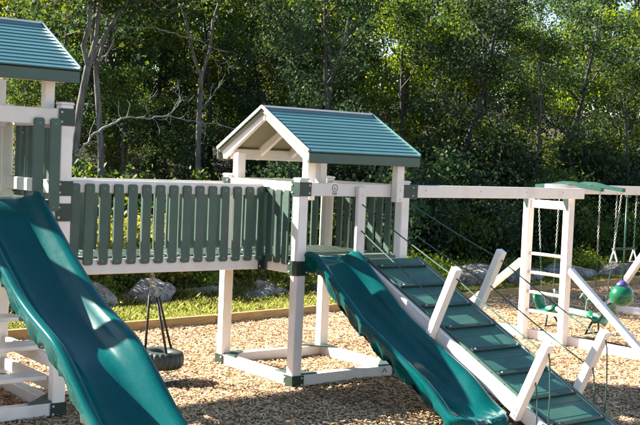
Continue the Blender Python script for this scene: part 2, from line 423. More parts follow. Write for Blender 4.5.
boulder(-.75, 5.9, .5, .4, .3, 10, 'mossy grey boulder behind the steps of the tall tower')

# ------------------------------------------------------------------ play towers
PW = .115                                                        # post width
VW = 'vinyl'
def roof(parent, x0, x1, y0, y1, ze, zr):
    """gable roof, ridge along x; eaves at y0/y1 height ze, ridge height zr"""
    ym = (y0+y1)/2; th = .035
    V = []
    for x in (x0+.012, x1-.012):
        V += [(x, y0, ze-.008), (x, ym, zr-.012), (x, y1, ze-.008), (x, y1, ze-th), (x, ym, zr-th-.012), (x, y0, ze-th)]
    F = [(0, 1, 4, 5), (1, 2, 3, 4), (11, 10, 7, 6), (10, 9, 8, 7), (0, 6, 7, 1), (1, 7, 8, 2), (2, 8, 9, 3), (3, 9, 10, 4), (4, 10, 11, 5), (5, 11, 6, 0)]
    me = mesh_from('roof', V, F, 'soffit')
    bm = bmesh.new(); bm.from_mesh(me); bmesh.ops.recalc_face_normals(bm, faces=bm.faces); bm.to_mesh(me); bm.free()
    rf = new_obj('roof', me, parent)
    run = ym-y0; rise = zr-ze; sl = math.hypot(run, rise); ang = math.atan2(rise, run); nb = 13; w = sl/nb
    for side in (-1, 1):
        for k in range(nb):
            t = (k+.5)/nb; yy = (y0+run*t) if side < 0 else (y1-run*t); zz = ze+rise*t
            tilt = (ang-.080+R.uniform(-.012, .012))*(1 if side < 0 else -1)
            nrm = Vector((0, -math.sin(ang), math.cos(ang))) if side < 0 else Vector((0, math.sin(ang), math.cos(ang)))
            c = Vector(((x0+x1)/2, yy, zz)) + nrm*.012
            new_obj('roof_board', box_mesh(x1-x0-.006, w+.014, .014, 'roofboard', .003), rf, T(c.x, c.y, c.z, tilt, 0, 0))
        # rake trims, fascia and rafters of this slope
        ye = y0 if side < 0 else y1; s = side
        for xx, mm in ((x0-.005, VW), (x1+.005, 'roofboard')):
            bar('rake_trim', rf, (xx, ye-.004*-s, ze+.016), (xx, ym, zr+.020), .016, .032 if mm == VW else .040, mm, bev=.003)
        box('fascia', rf, (x0+.004, ye+s*.014 if s < 0 else ye-.012, ze-.105), (x1-.004, ye+.010 if s < 0 else ye+.014, ze-.006), 'slat', .004)
        for xx in (x0+.06, x0+.50, x0+.94, x0+1.40):
            bar('rafter', rf, (xx, ye-s*.05, ze-.085+.02), (xx, ym-s*-.03, zr-.075+.005), .045, .095, VW, bev=.004)
        zb = ze-.10
        box('header_beam', rf, (x0+.10, ye-s*.13-.025, zb-.0), (x1-.10, ye-s*.13+.025, zb+.115), VW, .004)
    bar('ridge_cap', rf, (x0-.012, ym, zr+.022), (x1+.012, ym, zr+.022), .05, .022, VW, bev=.005)
    bar('ridge_beam', rf, (x0+.03, ym, zr-.085), (x1-.03, ym, zr-.085), .035, .09, VW, bev=.004)
    return rf

W, L = 1.52, 1.46
ZB0, ZB1 = 1.171, 1.305                                          # lower deck beam
ZD = 1.335                                                       # lower deck surface
ZS0, ZS1 = 1.262, 2.045
ZR0, ZR1 = 1.981, 2.117                                          # upper beams of the short tower

t1 = thing('play_tower', (W/2, L/2, 0), 'white vinyl play tower with green gable roof joining the bridge, slide and ramp', 'play tower')
def post_cap(parent, x, y, z, w=PW):
    V = []; 
    for zz, hw in ((.001, w/2+.004), (.014, w/2+.004), (.024, w/2-.008)): V += [(-hw, -hw, zz), (hw, -hw, zz), (hw, hw, zz), (-hw, hw, zz)]
    F = [(3, 2, 1, 0), (8, 9, 10, 11)] + [(o+i, o+(i+1) % 4, o+4+(i+1) % 4, o+4+i) for o in (0, 4) for i in range(4)]
    return new_obj('post_cap', mesh_from('post_cap', V, F, VW), parent, T(x, y, z))
def tower_frame(t, X0, X1, Y0, Y1, zb0, zb1, zd, zs0, zr0, zr1, top):
    h = PW/2
    for sx, xx in ((-1, X0), (1, X1)):
        for sy, yy in ((-1, Y0), (1, Y1)):
            cx, cy = xx-sx*h, yy-sy*h
            p = box('post', t, (cx-h, cy-h, .006), (cx+h, cy+h, top), VW, .008); post_cap(p, cx, cy, top)
            # outward signs: box occupies inside
            corner_bracket(t, xx+sx*.004, yy+sy*.004, -.005, .122, sx, sy, .145, .145)
            corner_bracket(t, xx+sx*.004, yy+sy*.004, zb0-.012, zb1+.004, sx, sy, .15, .15)
            corner_bracket(t, xx+sx*.004, yy+sy*.004, zr0-.004, zr1+.004, sx, sy, .145, .145)
            # flat triangular gusset plate on the base frame
            q = .34
            V = [(xx-sx*PW*.2, yy-sy*PW*1.02, 0), (xx-sx*PW*1.02, yy-sy*PW*1.02, 0), (xx-sx*PW*1.02, yy-sy*PW*.2, 0), (xx-sx*q, yy-sy*PW*.2, 0), (xx-sx*PW*.2, yy-sy*q, 0)]
            V = [Vector((a, b, .122)) for a, b, _ in V] + [Vector((a, b, .136)) for a, b, _ in V]
            F = [tuple(range(5)), tuple(range(9, 4, -1))] + [(i, (i+1) % 5, (i+1) % 5+5, i+5) for i in range(5)]
            me = mesh_from('gusset_plate', V, F, 'slat'); bm = bmesh.new(); bm.from_mesh(me); bmesh.ops.recalc_face_normals(bm, faces=bm.faces); bm.to_mesh(me); bm.free()
            new_obj('gusset_plate', me, t)
    e = .003
    for z0, z1, nm, th in ((.004, .120, 'base_beam', PW-.006), (zb0, zb1, 'deck_beam', .05), (zr0, zr1, 'rail_beam', .05)):
        ins = PW+.001
        for yy, s in ((Y0, 1), (Y1, -1)):
            a, b = sorted((yy+s*e, yy+s*(e+th))); box(nm, t, (X0+ins, a, z0), (X1-ins, b, z1), VW)
        for xx, s in ((X0, 1), (X1, -1)):
            a, b = sorted((xx+s*e, xx+s*(e+th))); box(nm, t, (a, Y0+ins, z0), (b, Y1-ins, z1), VW)
    n = 10; ya, yb = Y0+.06, Y1-.06; w = (yb-ya)/n
    for k in range(n):
        x0, x1 = (X0+.06, X1-.06)
        if k in (0, n-1): x0, x1 = X0+PW+.003, X1-PW-.003
        box('deck_board', t, (x0, ya+k*w+.003, zd-.028), (x1, ya+(k+1)*w-.003, zd), 'deck', .004)
tower_frame(t1, 0, W, 0, L, ZB0, ZB1, ZD, ZS0, ZR0, ZR1, 2.14)
# middle post of the front, slats on three sides
mp = box('post', t1, (.735, -.058, ZB0+.02), (.845, -.004, 2.088), VW, .008)
for z in (2.0, 1.72, 1.25): bolt(mp, (.79, -.060, z), (0, -1, 0), .010)
for yy in (.20, .345, .49): slat(t1, -.013, yy, ZS0, 2.03, 'x')
for k in range(9): slat(t1, .19+k*.1425, L+.013, ZS0, 2.03, 'y')
for k in range(8): slat(t1, W+.013, .22+k*.146, ZS0, 2.03, 'x')
# roof posts
for (x, y) in ((.235, .17), (.11, 1.30), (1.27, 1.30), (1.29, -.05)):
    w = .052
    p = box('roof_post', t1, (x-w, y-w if y > 0 else y-.045, 1.93), (x+w, y+w if y > 0 else y+.047, 2.40), VW, .006)
    for z in (1.96, 2.06): bolt(p, (x, y-w-.003 if y > 0 else y-.048, z), (0, -1, 0), .010)
roof(t1, -.004, 1.524, -.127, L+.127, 2.426, 2.881)
# makers badge on the front beam: a ring, a small hill shape and two short lines below
def badge(parent, x, y, z):
    V, F = [], []
    n = 20
    for k in range(n):
        a = 2*math.pi*k/n
        for r in (.032, .040): V.append((x+r*math.cos(a), y, z+r*math.sin(a)))
    for k in range(n): F.append((2*k, 2*k+1, 2*((k+1) % n)+1, 2*((k+1) % n)))
    o = len(V); V += [(x-.016, y, z-.014), (x-.006, y, z+.014), (x+.001, y, z+.002), (x+.018, y, z-.016), (x+.006, y, z-.012)]; F.append((o, o+4, o+3, o+2, o+1))
    for zz, hw, hh in ((-.052, .034, .006), (-.066, .026, .004)):
        o = len(V); V += [(x-hw, y, z+zz-hh), (x+hw, y, z+zz-hh), (x+hw, y, z+zz+hh), (x-hw, y, z+zz+hh)]; F.append((o, o+1, o+2, o+3))
    new_obj('badge', mesh_from('badge', V, F, 'emblem'), parent)
badge(t1, .455, -.001, 2.066)
V = [(1.22, -.001, .05), (1.235, -.001, .05), (1.262, -.001, .084), (1.29, -.001, .05), (1.305, -.001, .05), (1.262, -.001, .104)]
new_obj('badge', mesh_from('badge', V, [(0, 1, 2, 5), (2, 3, 4, 5)], 'emblem'), t1)

# ---- tall tower
TX1 = -2.5; TX0 = TX1-W
t2 = thing('play_tower', ((TX0+TX1)/2, L/2, 0), 'taller white play tower with plank steps beneath its higher deck', 'play tower')
tower_frame(t2, TX0, TX1, 0, L, 1.739, 1.879, 1.905, 1.80, 2.565, 2.708, 2.745)
for xx in (-2.82, -2.671): slat(t2, xx, -.013, 1.815, 2.62, 'y')
for k in range(9): slat(t2, TX0+.19+k*.1425, L+.013, 1.80, 2.62, 'y')
for k in range(8): slat(t2, TX1+.013, .20+k*.15, 1.80, 2.62, 'x')
for (x, y) in ((TX1-.17, .17), (TX0+.17, .17), (TX1-.17, 1.29), (TX0+.17, 1.29)):
    w = .045; box('roof_post', t2, (x-w, y-w, 2.54), (x+w, y+w, 3.0), VW, .006)
roof(t2, TX0-.015, TX1-.015, -.127, L+.127, 3.034, 3.49)
# rail across the bridge side at bridge-rail height, with its brackets
box('rail_beam', t2, (TX1-.058, PW+.001, 1.955), (TX1-.006, L-PW-.001, 2.075), VW)
corner_bracket(t2, TX1+.004, -.004, 1.95, 2.08, 1, -1, .145, .145); corner_bracket(t2, TX1+.004, L+.004, 1.95, 2.08, 1, 1, .145, .145)
box('deck_beam', t2, (TX1-.058, PW+.001, ZB0), (TX1-.006, L-PW-.001, ZB1), VW)
# plank steps under the deck
for z0, z1 in ((.185, .300), (.395, .510)):
    for xx in (TX1-.06, TX0+.012):
        s = box('step_bearer', t2, (xx, PW+.002, z0), (xx+.045, L-PW-.002, z1), VW)
for y0, z0 in ((.045, .302), (.20, .302), (.47, .512), (.625, .512)):
    box('step_plank', t2, (TX0-.02 if y0 > .1 else TX0+PW, max(y0, .13) if y0 < .1 else y0, z0), (TX1+.012 if y0 > .2 else TX1-PW-.001, y0+.145, z0+.042), VW)
box('step_plank', t2, (TX0+PW+.002, .86, .722), (TX1-.06, 1.10, .764), VW)

# unseen boards added behind the tall tower to keep sun off its steps
for k in range(9):
    z = .16+k*.172; o = box('shade_board', t2, (TX0+PW*.5, L+.004, z), (TX1-.30, L+.034, z+.166), 'slat', .004)
# ------------------------------------------------------------------ bridge
br = thing('bridge', (-1.25, 1.0, ZB0), 'white beam bridge with dark green slat railings between the two towers', 'bridge')
YB0, YB1 = .574, L-.004
for yy, s in ((YB0, 1), (YB1, -1)):
    a, b = sorted((yy+s*.026, yy+s*.072))
    box('bridge_beam', br, (TX1+.005, a, ZB0), (-.028, b, ZB1+.012), VW)
    box('top_rail', br, (TX1+.005, a, 1.955), (-.028, b, 2.072), VW)
    for k in range(17):
        x = -.035-.152*k
        if x > TX1+.08: slat(br, x-.03, yy+s*.012, 1.265, 2.042, 'y', .095)
w = .145
for k in range(17):
    x = TX1+.01+k*w
    box('deck_board', br, (x+.003, YB0+.075, ZD-.03), (min(x+w-.003, -.03), YB1-.075, ZD-.002), 'deck', .004)
for z0, z1 in ((ZB0-.01, ZB1+.016), (1.985, 2.05)):               # angle brackets where it meets the short tower
    o = box('angle_bracket', br, (-.075, YB0+.012, z0), (-.030, YB0+.022, z1), 'bracket', .002)
    o = box('angle_bracket', br, (-.027, YB0-.045, z0), (-.004, YB0+.02, z1), 'bracket', .002)
    for f in (.25, .75): bolt(o, (-.055, YB0+.009, z0+(z1-z0)*f), (0, -1, 0), .010)

# ------------------------------------------------------------------ slides
def smooth_curve(P, n, k=2.0):
    P = np.array(P, float); y = np.linspace(P[0, 0], P[-1, 0], n); z = np.interp(-y, -P[:, 0], P[:, 1])
    ker = np.exp(-.5*(np.arange(-8, 9)/k)**2); ker /= ker.sum()
    zp = np.concatenate([z[0]+(z[0]-z[8:0:-1]), z, z[-1]-(z[-9:-1][::-1]-z[-1])])
    return y, np.convolve(zp, ker, 'valid')
def slide(name, cx, floor, rim, hw, label, deck_z):
    n = 90
    y, zf = smooth_curve(floor, n); _, zr = smooth_curve(rim, n)
    V, F = [], []; ncs = None; S = y[0]-y
    end = y[-1]
    for i in range(n):
        h = max(.03, zr[i]-zf[i]); u = S[i]/S[-1]
        wv = math.sin(S[i]*2*math.pi/.36)                           # scalloped skirts
        flare = 1+.05*math.exp(-(S[i]/.12)**2)
        hwi = hw*flare
        near_end = (y[i]-end)
        if near_end < .30: hwi = hw*(1+.10*(1-near_end/.30)) * math.sqrt(max(.05, 1-max(0, (1-near_end/.16))**2.6*.55))
        sk = (.11+.05*wv)*min(1, near_end/.25+.12)
        bul = .05*max(0, wv)**1.5
        cs = [(hwi-.030-bul, h-.07-sk), (hwi+.004-bul, h-.065-sk), (hwi+.012-bul*.8, h-.05-sk*.6), (hwi+.010, h-.055), (hwi+.020, h-.032), (hwi+.012, h-.006), (hwi-.014, h+.006), (hwi-.046, h+.000), (hwi-.072, h-.026),
              (hwi-.100, h*.60), (hwi-.130, h*.32), (hwi-.168, h*.11), (hwi-.205, .010), (hwi*.15, 0)]
        row = [(-a, b) for a, b in cs] + [(a, b) for a, b in reversed(cs)]
        ncs = len(row)
        zshift = 0
        for a, b in row: V.append((cx+a, y[i], max(.012, zf[i]+b)))
    for i in range(n-1):
        for k in range(ncs-1):
            F.append((i*ncs+k, i*ncs+k+1, (i+1)*ncs+k+1, (i+1)*ncs+k))
    # rounded front lip and closed underside
    b0 = (n-1)*ncs; o = len(V)
    for k in range(ncs):
        v = V[b0+k]; V.append((cx+(v[0]-cx)*.97, v[1]-.045, max(.012, v[2]-.025)))
    for k in range(ncs): v = V[b0+k]; V.append((cx+(v[0]-cx)*.93, v[1]-.055, .010))
    for r in range(2):
        p = b0 if r == 0 else o
        q = o if r == 0 else o+ncs
        for k in range(ncs-1): F.append((p+k, p+k+1, q+k+1, q+k))
    # underside of the trough
    o2 = len(V)
    for i in range(n):
        for a in (-hw*.72, 0, hw*.72): V.append((cx+a, y[i], max(.008, zf[i]-.03)))
    for i in range(n-1):
        for k in range(2): F.append((o2+i*3+k, o2+(i+1)*3+k, o2+(i+1)*3+k+1, o2+i*3+k+1))
    me = mesh_from(name, V, F, 'slide', True)
    bm = bmesh.new(); bm.from_mesh(me); bmesh.ops.recalc_face_normals(bm, faces=bm.faces); bm.to_mesh(me); bm.free()
    t = thing(name, (cx, end/2, 0), label, 'slide')
    o = new_obj('trough', me, t)
    # moulded entry lip screwed to the deck edge
    V2, F2 = [], []
    box('entry_lip', t, (cx-hw*.8, -.004, deck_z-.004), (cx+hw*.8, .10, deck_z+.012), 'slide', .005)
    for dx in (-.16, .16): bolt(t.children[-1], (cx+dx, .05, deck_z+.014), (0, 0, 1), .011)
    return t
slide('slide', .43,
      [(.0, 1.335), (-.06, 1.32), (-.14, 1.24), (-.36, .98), (-.6, .82), (-.9, .655), (-1.15, .53), (-1.45, .375), (-1.8, .215), (-2.0, .155), (-2.15, .135), (-2.32, .125)],
      [(.0, 1.40), (-.06, 1.425), (-.14, 1.395), (-.36, 1.225), (-.6, 1.055), (-.9, .845), (-1.15, .725), (-1.45, .585), (-1.8, .425), (-2.0, .30), (-2.12, .20), (-2.22, .155), (-2.32, .145)],
      .305, 'short green plastic wave slide beside the ramp on the low tower', ZD)
slide('slide', -3.15,
      [(.0, 1.91), (-.06, 1.90), (-.16, 1.83), (-.40, 1.60), (-.76, 1.35), (-1.23, 1.075), (-1.49, .965), (-1.9, .825), (-2.13, .69), (-2.43, .475), (-2.64, .345), (-3.0, .165), (-3.2, .10), (-3.5, .07)],
      [(.0, 1.985), (-.07, 2.01), (-.16, 1.955), (-.40, 1.785), (-.76, 1.55), (-1.23, 1.27), (-1.49, 1.165), (-1.9, 1.035), (-2.13, .89), (-2.43, .67), (-2.64, .54), (-3.0, .34), (-3.2, .22), (-3.36, .13), (-3.5, .10)],
      .315, 'long green plastic wave slide from the taller tower', 1.905)

# ------------------------------------------------------------------ climbing ramp
rp = thing('climbing_ramp', (1.2, -1.4, 0), 'dark green climbing ramp with white sides, cleats and rope handrails', 'climbing ramp')
RA = Vector((0, -.07, 1.33)); RB = Vector((0, -2.80, .055)); rd = (RB-RA).normalized(); rn = Vector((0, rd.z*-1, rd.y)) * -1
rn = Vector((1, 0, 0)).cross(rd); rn = rn if rn.z > 0 else -rn
RL = (RB-RA).length
RX0, RX1 = .868, 1.575
def rpt(x, s, h=0): p = RA + rd*s + rn*h; return Vector((x, p.y, p.z))
for xx in (RX0-.032, RX1+.032):
    bar('side_rail', rp, rpt(xx, .02, -.085), rpt(xx, RL+.02, -.085), .05, .14, VW, upv=rn)
nb = 16; bw = (RL-.02)/nb
for k in range(nb):
    bar('ramp_board', rp, rpt(RX0-.005, .02+(k+.5)*bw, -.014), rpt(RX1+.005, .02+(k+.5)*bw, -.014), bw-.005, .026, 'rampboard', upv=rn, bev=.004)
nc = 8
for k in range(nc):
    s = .20+k*(RL-.30)/(nc-1)
    c = bar('cleat', rp, rpt(RX0+.01, s, .0145), rpt(RX1-.01, s, .0145), .045, .026, 'bracket', upv=rn, bev=.005)
    for xx in (RX0+.06, RX1-.06): bolt(c, rpt(xx, s, .030), rn, .010)
for xx in (RX0-.0, RX1+.034):
    bar('edge_strip', rp, rpt(xx, .0, .004), rpt(xx, RL+.02, .004), .03, .014, 'deck' if xx > 1 else 'slat', upv=rn, bev=.004)
def ramp_post(x, s, side, ht=.60):
    xx = x + side*.034*2
    a = rpt(xx, s, -.15); b = rpt(xx, s, ht)
    o = bar('handrail_post', rp, a, b, .085, .085, VW, upv=rd, bev=.008)
    for h in (-.10, -.04): bolt(o, rpt(xx+side*.045, s, h), (side, 0, 0), .011)
    return xx
sU, sL, sUR, sLR = 1.30, 2.58, 1.00, 2.48
xl = RX0-.032-.068; xr = RX1+.032+.068
for x, sd in ((RX0-.032-.068+.068-.0, -1), (RX1+.032, 1)):
    for s in ((sU, sL) if sd < 0 else (sUR, sLR)): ramp_post(x, s, sd, .66)
def sag(a, b, d, n=12):
    a, b = Vector(a), Vector(b); return [a.lerp(b, i/n) - Vector((0, 0, d*4*(i/n)*(1-i/n))) for i in range(n+1)]
PL = RX0-.10; PR = RX1+.10
def rope(pts): tube('rope', rp, pts, .0068, 'rope', 6)
rope(sag((.79, -.06, 1.90), rpt(PL, sU, .57), .012) + sag(rpt(PL, sU, .57), rpt(PL, sL, .57), .015)[1:])
rope(sag((.79, -.06, 1.62), rpt(PL, sU, .24), .012))
rope(sag((1.50, -.02, 1.92), rpt(PR, sUR, .57), .012) + sag(rpt(PR, sUR, .57), rpt(PR, sLR, .57), .015)[1:])
rope(sag((1.50, -.02, 1.62), rpt(PR, sUR, .26), .012) + sag(rpt(PR, sUR, .26), rpt(PR, sLR, .26), .012)[1:])
for x, ss in ((PL, sL), (PR, sLR)):
    for h in (.57, .26):
        p = rpt(x, ss, h); rope([p + Vector((0, -.045, 0)), p+Vector((.005, -.06, -.08)), Vector((p.x+.01, p.y-.075, p.z*.5)), Vector((p.x+.02, p.y-.06, .02))])

# ------------------------------------------------------------------ swing frame
sf = thing('swing_frame', (5.5, .87, 0), 'white timber-look swing frame with ladder end and diagonal braces', 'swing frame')
LX = 4.85; YN, YF = .50, 1.20; h = .055
box('post', sf, (LX-h, YN-h, .0), (LX+h, YN+h, 2.02), VW, .008)
box('post', sf, (LX-h, YF-h, .0), (LX+h, YF+h, 2.02), VW, .008)
for z in (.40, .66, .93, 1.19):
    tube('rung', sf, [(LX, YN+h-.01, z), (LX, YF-h+.01, z)], .022, VW, 10)
box('cross_beam', sf, (LX-.03, YN+h+.001, 1.82), (LX+.03, YF-h-.001, 1.93), VW)
box('base_beam', sf, (LX+h+.001, -.95, .0), (LX+h+.06, 2.72, .13), VW)
bar('brace', sf, (LX, YN-h-.01, 1.03), (LX, -.86, .05), .085, .085, VW, upv=(1, 0, 0))
bar('brace', sf, (LX, YF+h+.01, 1.08), (LX, 2.62, .05), .085, .085, VW, upv=(1, 0, 0))
# joining beam from the short tower
jb = bar('tower_beam', sf, (W+.07, .06, 2.048), (4.99, .405, 2.048), .075, .138, VW)
for f in (.06, .35, .62, .85):
    p = Vector((W+.07, .06, 2.048)).lerp(Vector((4.99, .405, 2.048)), f); bolt(jb, p+Vector((.004, -.041, .01)), (0, -1, 0), .010)
o = box('end_bracket', sf, (W+.008, .008, 1.965), (W+.125, .017, 2.125), 'bracket', .002); bolt(o, (W+.05, .004, 2.09), (0, -1, 0), .012); bolt(o, (W+.05, .004, 2.0), (0, -1, 0), .012)
# swing beam on top of the ladder frame
box('swing_beam', sf, (LX-.02, .87-.055, 2.03), (8.62, .87+.055, 2.155), VW, .008)
for y in (YN, YF):
    V = [(LX-.062, y-.03, 2.03), (LX-.062, y+.09, 2.03), (LX-.062, y+.05, 1.93), (LX-.062, y-.02, 1.80)]
    V2 = [(x-.006, a, b) for x, a, b in V]
    me = mesh_from('gusset_plate', V+V2, [(0, 1, 2, 3), (7, 6, 5, 4), (0, 4, 5, 1), (1, 5, 6, 2), (2, 6, 7, 3), (3, 7, 4, 0)], 'bracket'); new_obj('gusset_plate', me, sf)
# far end frame
FX = 8.42
for y0, y1 in ((.62, -.75), (1.12, 2.50)):
    bar('leg', sf, (FX, y0+.1*(1 if y1 > 1 else -1)*0, 2.06), (FX, y1, .05), .10, .10, VW, upv=(1, 0, 0), bev=.008)
box('base_beam', sf, (FX+.06, -.9, 0), (FX+.12, 2.62, .13), VW)
box('cross_beam', sf, (FX-.03, -.1, .95), (FX+.03, 1.85, 1.05), VW)
# glider cross-arms sitting on the swing beam
def cross_arm(x):
    V = []; 
    for yy, hz, hw in ((.30, 2.135, .035), (.62, 2.165, .05), (.80, 2.20, .055), (.94, 2.20, .055), (1.12, 2.165, .05), (1.44, 2.135, .035)):
        V += [(x-hw, yy, hz-.05), (x+hw, yy, hz-.05), (x+hw, yy, hz), (x-hw, yy, hz)]
    F = [(0, 1, 2, 3), (23, 22, 21, 20)]
    for i in range(5):
        for k in range(4): F.append((i*4+k, i*4+(k+1) % 4, i*4+4+(k+1) % 4, i*4+4+k))
    # clear the beam: lift the middle
    V = [(a, b, c+.0 if abs(b-.87) > .2 else max(c, 2.158)) for a, b, c in V]
    me = mesh_from('cross_arm', V, F, 'coatchain'); bm = bmesh.new(); bm.from_mesh(me); bmesh.ops.recalc_face_normals(bm, faces=bm.faces); bm.to_mesh(me); bm.free()
    new_obj('cross_arm', me, sf)
for x in (5.27, 5.74): cross_arm(x)

# glider: two seats facing each other on a beam
gl = thing('glider_swing', (5.5, .87, .28), 'green two-seat glider swing hanging on chains from cross arms', 'swing')
GX = 5.50
tube('body_tube', gl, [(GX, .30, .30), (GX, .48, .36), (GX, .87, .375), (GX, 1.27, .36), (GX, 1.44, .30)], .05, 'palegreen', 12)
for s in (-1, 1):
    yc = .87+s*.46
    V, F = [], []
    for i in range(9):                                             # saddle seat with raised back
        u = i/8; yy = yc-s*.16+s*.34*u; z = .40+.03*math.cos(u*6.3)+ (.16*max(0, u-.72)/.28)
        for k in range(7):
            v = -1+2*k/6; V.append((GX+v*.12*(1-.35*(u < .3)), yy, z-.05*v*v))
        for k in range(7):
            v = -1+2*k/6; V.append((GX+v*.11*(1-.35*(u < .3)), yy, z-.05*v*v-.035))
    for i in range(8):
        for k in range(6):
            F.append((i*14+k, i*14+k+1, i*14+15+k, i*14+14+k)); F.append((i*14+7+k, i*14+21+k, i*14+22+k, i*14+8+k))
        F.append((i*14, i*14+14, i*14+21, i*14+7)); F.append((i*14+6, i*14+13, i*14+27, i*14+20))
    F += [tuple(list(range(0, 7))+list(range(13, 6, -1))), tuple(list(range(112, 119))[::-1]+list(range(119, 126)))]
    me = mesh_from('seat', V, F, 'ball', True); bm = bmesh.new(); bm.from_mesh(me); bmesh.ops.recalc_face_normals(bm, faces=bm.faces); bm.to_mesh(me); bm.free()
    new_obj('seat', me, gl)
    hy = yc-s*.24
    tube('handle', gl, [(GX-.13, hy, .60), (GX-.12, hy+s*.03, .66), (GX, hy+s*.02, .56), (GX, hy, .39), (GX, hy+s*.02, .56), (GX+.12, hy+s*.03, .66), (GX+.13, hy, .60)], .014, 'palegreen', 8)
    fy = yc-s*.05
    tube('footrest', gl, [(GX-.05, fy, .33), (GX-.14, fy-s*.06, .13), (GX+.14, fy-s*.06, .13), (GX+.05, fy, .33)], .016, 'bracket', 8)
    for x, gx in ((5.27, GX-.11), (5.74, GX+.11)):
        a = Vector((x, .87+s*.54, 2.09)); b = Vector((gx, yc, .44)); mid = a.lerp(b, .52)
        chain('chain', gl, a, mid); chain('chain', gl, mid, b, 'coatchain')

BX, BY = 6.73, .97
# ball swing
bs = thing('ball_swing', (BX, BY, .36), 'round green ball swing with purple cap on a rope', 'swing')
V, F = [], []
nr, ns = 16, 24
for i in range(nr+1):
    a = math.pi*i/nr; 
    for k in range(ns):
        b = 2*math.pi*k/ns; rr = .178*math.sin(a); V.append((BX+rr*math.cos(b), BY+rr*math.sin(b), .535+.168*math.cos(a)-.012*math.exp(-((a)/.35)**2)+(.008 if abs(a-math.pi/2) < .12 else 0)*0))
for i in range(nr):
    for k in range(ns): F.append((i*ns+k, (i+1)*ns+k, (i+1)*ns+(k+1) % ns, i*ns+(k+1) % ns))
new_obj('ball', mesh_from('ball', V, F, 'ball', True), bs)
V, F = tube_geo([(BX, BY, .535+r) for r in (.135, .175, .20, .225)], [.095, .085, .055, .03], 16); new_obj('cap', mesh_from('cap', V, F, 'purple', True), bs)
tube('rope', bs, [(BX, BY, .755), (BX, BY, 1.3), (BX, BY, 2.0)], .012, 'coatchain', 8)
box('hanger', bs, (BX-.04, .924, 1.99), (BX+.04, BY+.012, 2.06), 'bracket', .003)

# trapeze bar with ring handles
tz = thing('trapeze_bar', (6.66, .79, 1.0), 'trapeze bar with white triangular ring handles on green chains', 'swing')
xa, xb, TY = 6.25, 6.71, .79
for x in (xa, xb):
    chain('chain', tz, (x, TY, 2.045), (x, TY, 1.70)); chain('chain', tz, (x, TY, 1.70), (x, TY, 1.255), 'coatchain')
    tube('ring_handle', tz, [(x, TY, 1.245), (x-.085, TY, 1.06), (x+.085, TY, 1.06), (x, TY, 1.245)], .012, VW, 8)
tube('bar', tz, [(xa-.04, TY, 1.25), (xb+.04, TY, 1.25)], .016, 'black', 10)

# ------------------------------------------------------------------ tyre swing under the bridge
ts = thing('tyre_swing', (-1.0, 1.0, .10), 'dark rubber tyre swing hanging flat on straps under the bridge', 'swing')
V, F = [], []
prof = []
for k in range(14):
    a = 2*math.pi*k/14; ca, sa = math.cos(a), math.sin(a)
    prof.append((.165+.085*math.copysign(abs(ca)**.65, ca), .088*math.copysign(abs(sa)**.65, sa)))
na = 96
for i in range(na):
    a = 2*math.pi*i/na
    for r, z in prof:
        rr = r - (.014 if (i//2 % 2 and r > .2) else 0)
        V.append((rr*math.cos(a), rr*math.sin(a), z))
for i in range(na):
    for k in range(14):
        F.append((i*14+k, ((i+1) % na)*14+k, ((i+1) % na)*14+(k+1) % 14, i*14+(k+1) % 14))
mw = T(-.985, 1.0, .215, .04, .03, 0)
new_obj('tyre', mesh_from('tyre', V, F, 'tyre', True), ts, mw)
top = Vector((-1.12, 1.0, 1.165))
for a in (.35, 2.45, 4.55):
    b = mw @ Vector((.165*math.cos(a), .165*math.sin(a), .088)); mid = top.lerp(b, .34)
    chain('chain', ts, top, mid); tube('strap', ts, [mid, mid.lerp(b, .5), b], .014, 'black', 8)
tube('swivel', ts, [top+Vector((0, 0, .16)), top+Vector((0, 0, -.01))], .022, 'chain', 8)
box('swivel_plate', ts, (-1.2, .65, 1.262), (-1.04, 1.38, 1.302), VW)

# ------------------------------------------------------------------ vegetation
def leaf_cloud(centres, per, spread, size, material, flat=.75):
    c = np.repeat(np.array(centres), per, 0); n = len(c)
    off = rng.normal(0, 1, (n, 3))*spread*np.array([1, 1, flat]); p = c+off
    up_ = np.array([0, 0, 1.]); nrm = unit(unit(off)*.6 + up_*.7 + rng.normal(0, .6, (n, 3)))
    ax = unit(rng.normal(0, 1, (n, 3)) - np.array([0, 0, .35]))
    Ls = rng.uniform(.7, 1.3, n)*size
    V = cards(p, Ls, Ls*rng.uniform(.5, .75, n), ax, nrm, .12)
    return np_mesh('crown', V, 4, material)
def join_tubes(tubes, n=7):
    V, F = [], []
    for pts, rad in tubes:
        v, f = tube_geo(pts, rad, n, False); o = len(V); V += v; F += [tuple(i+o for i in q) for q in f]
    return V, F
def wander(r, a, d, L, n, bend, grav=0):
    pts = [Vector(a)]; d = Vector(d).normalized()
    for i in range(n):
        d = (d + Vector((r.gauss(0, bend), r.gauss(0, bend), r.gauss(0, bend)+grav))).normalized(); pts.append(pts[-1]+d*(L/n))
    return pts
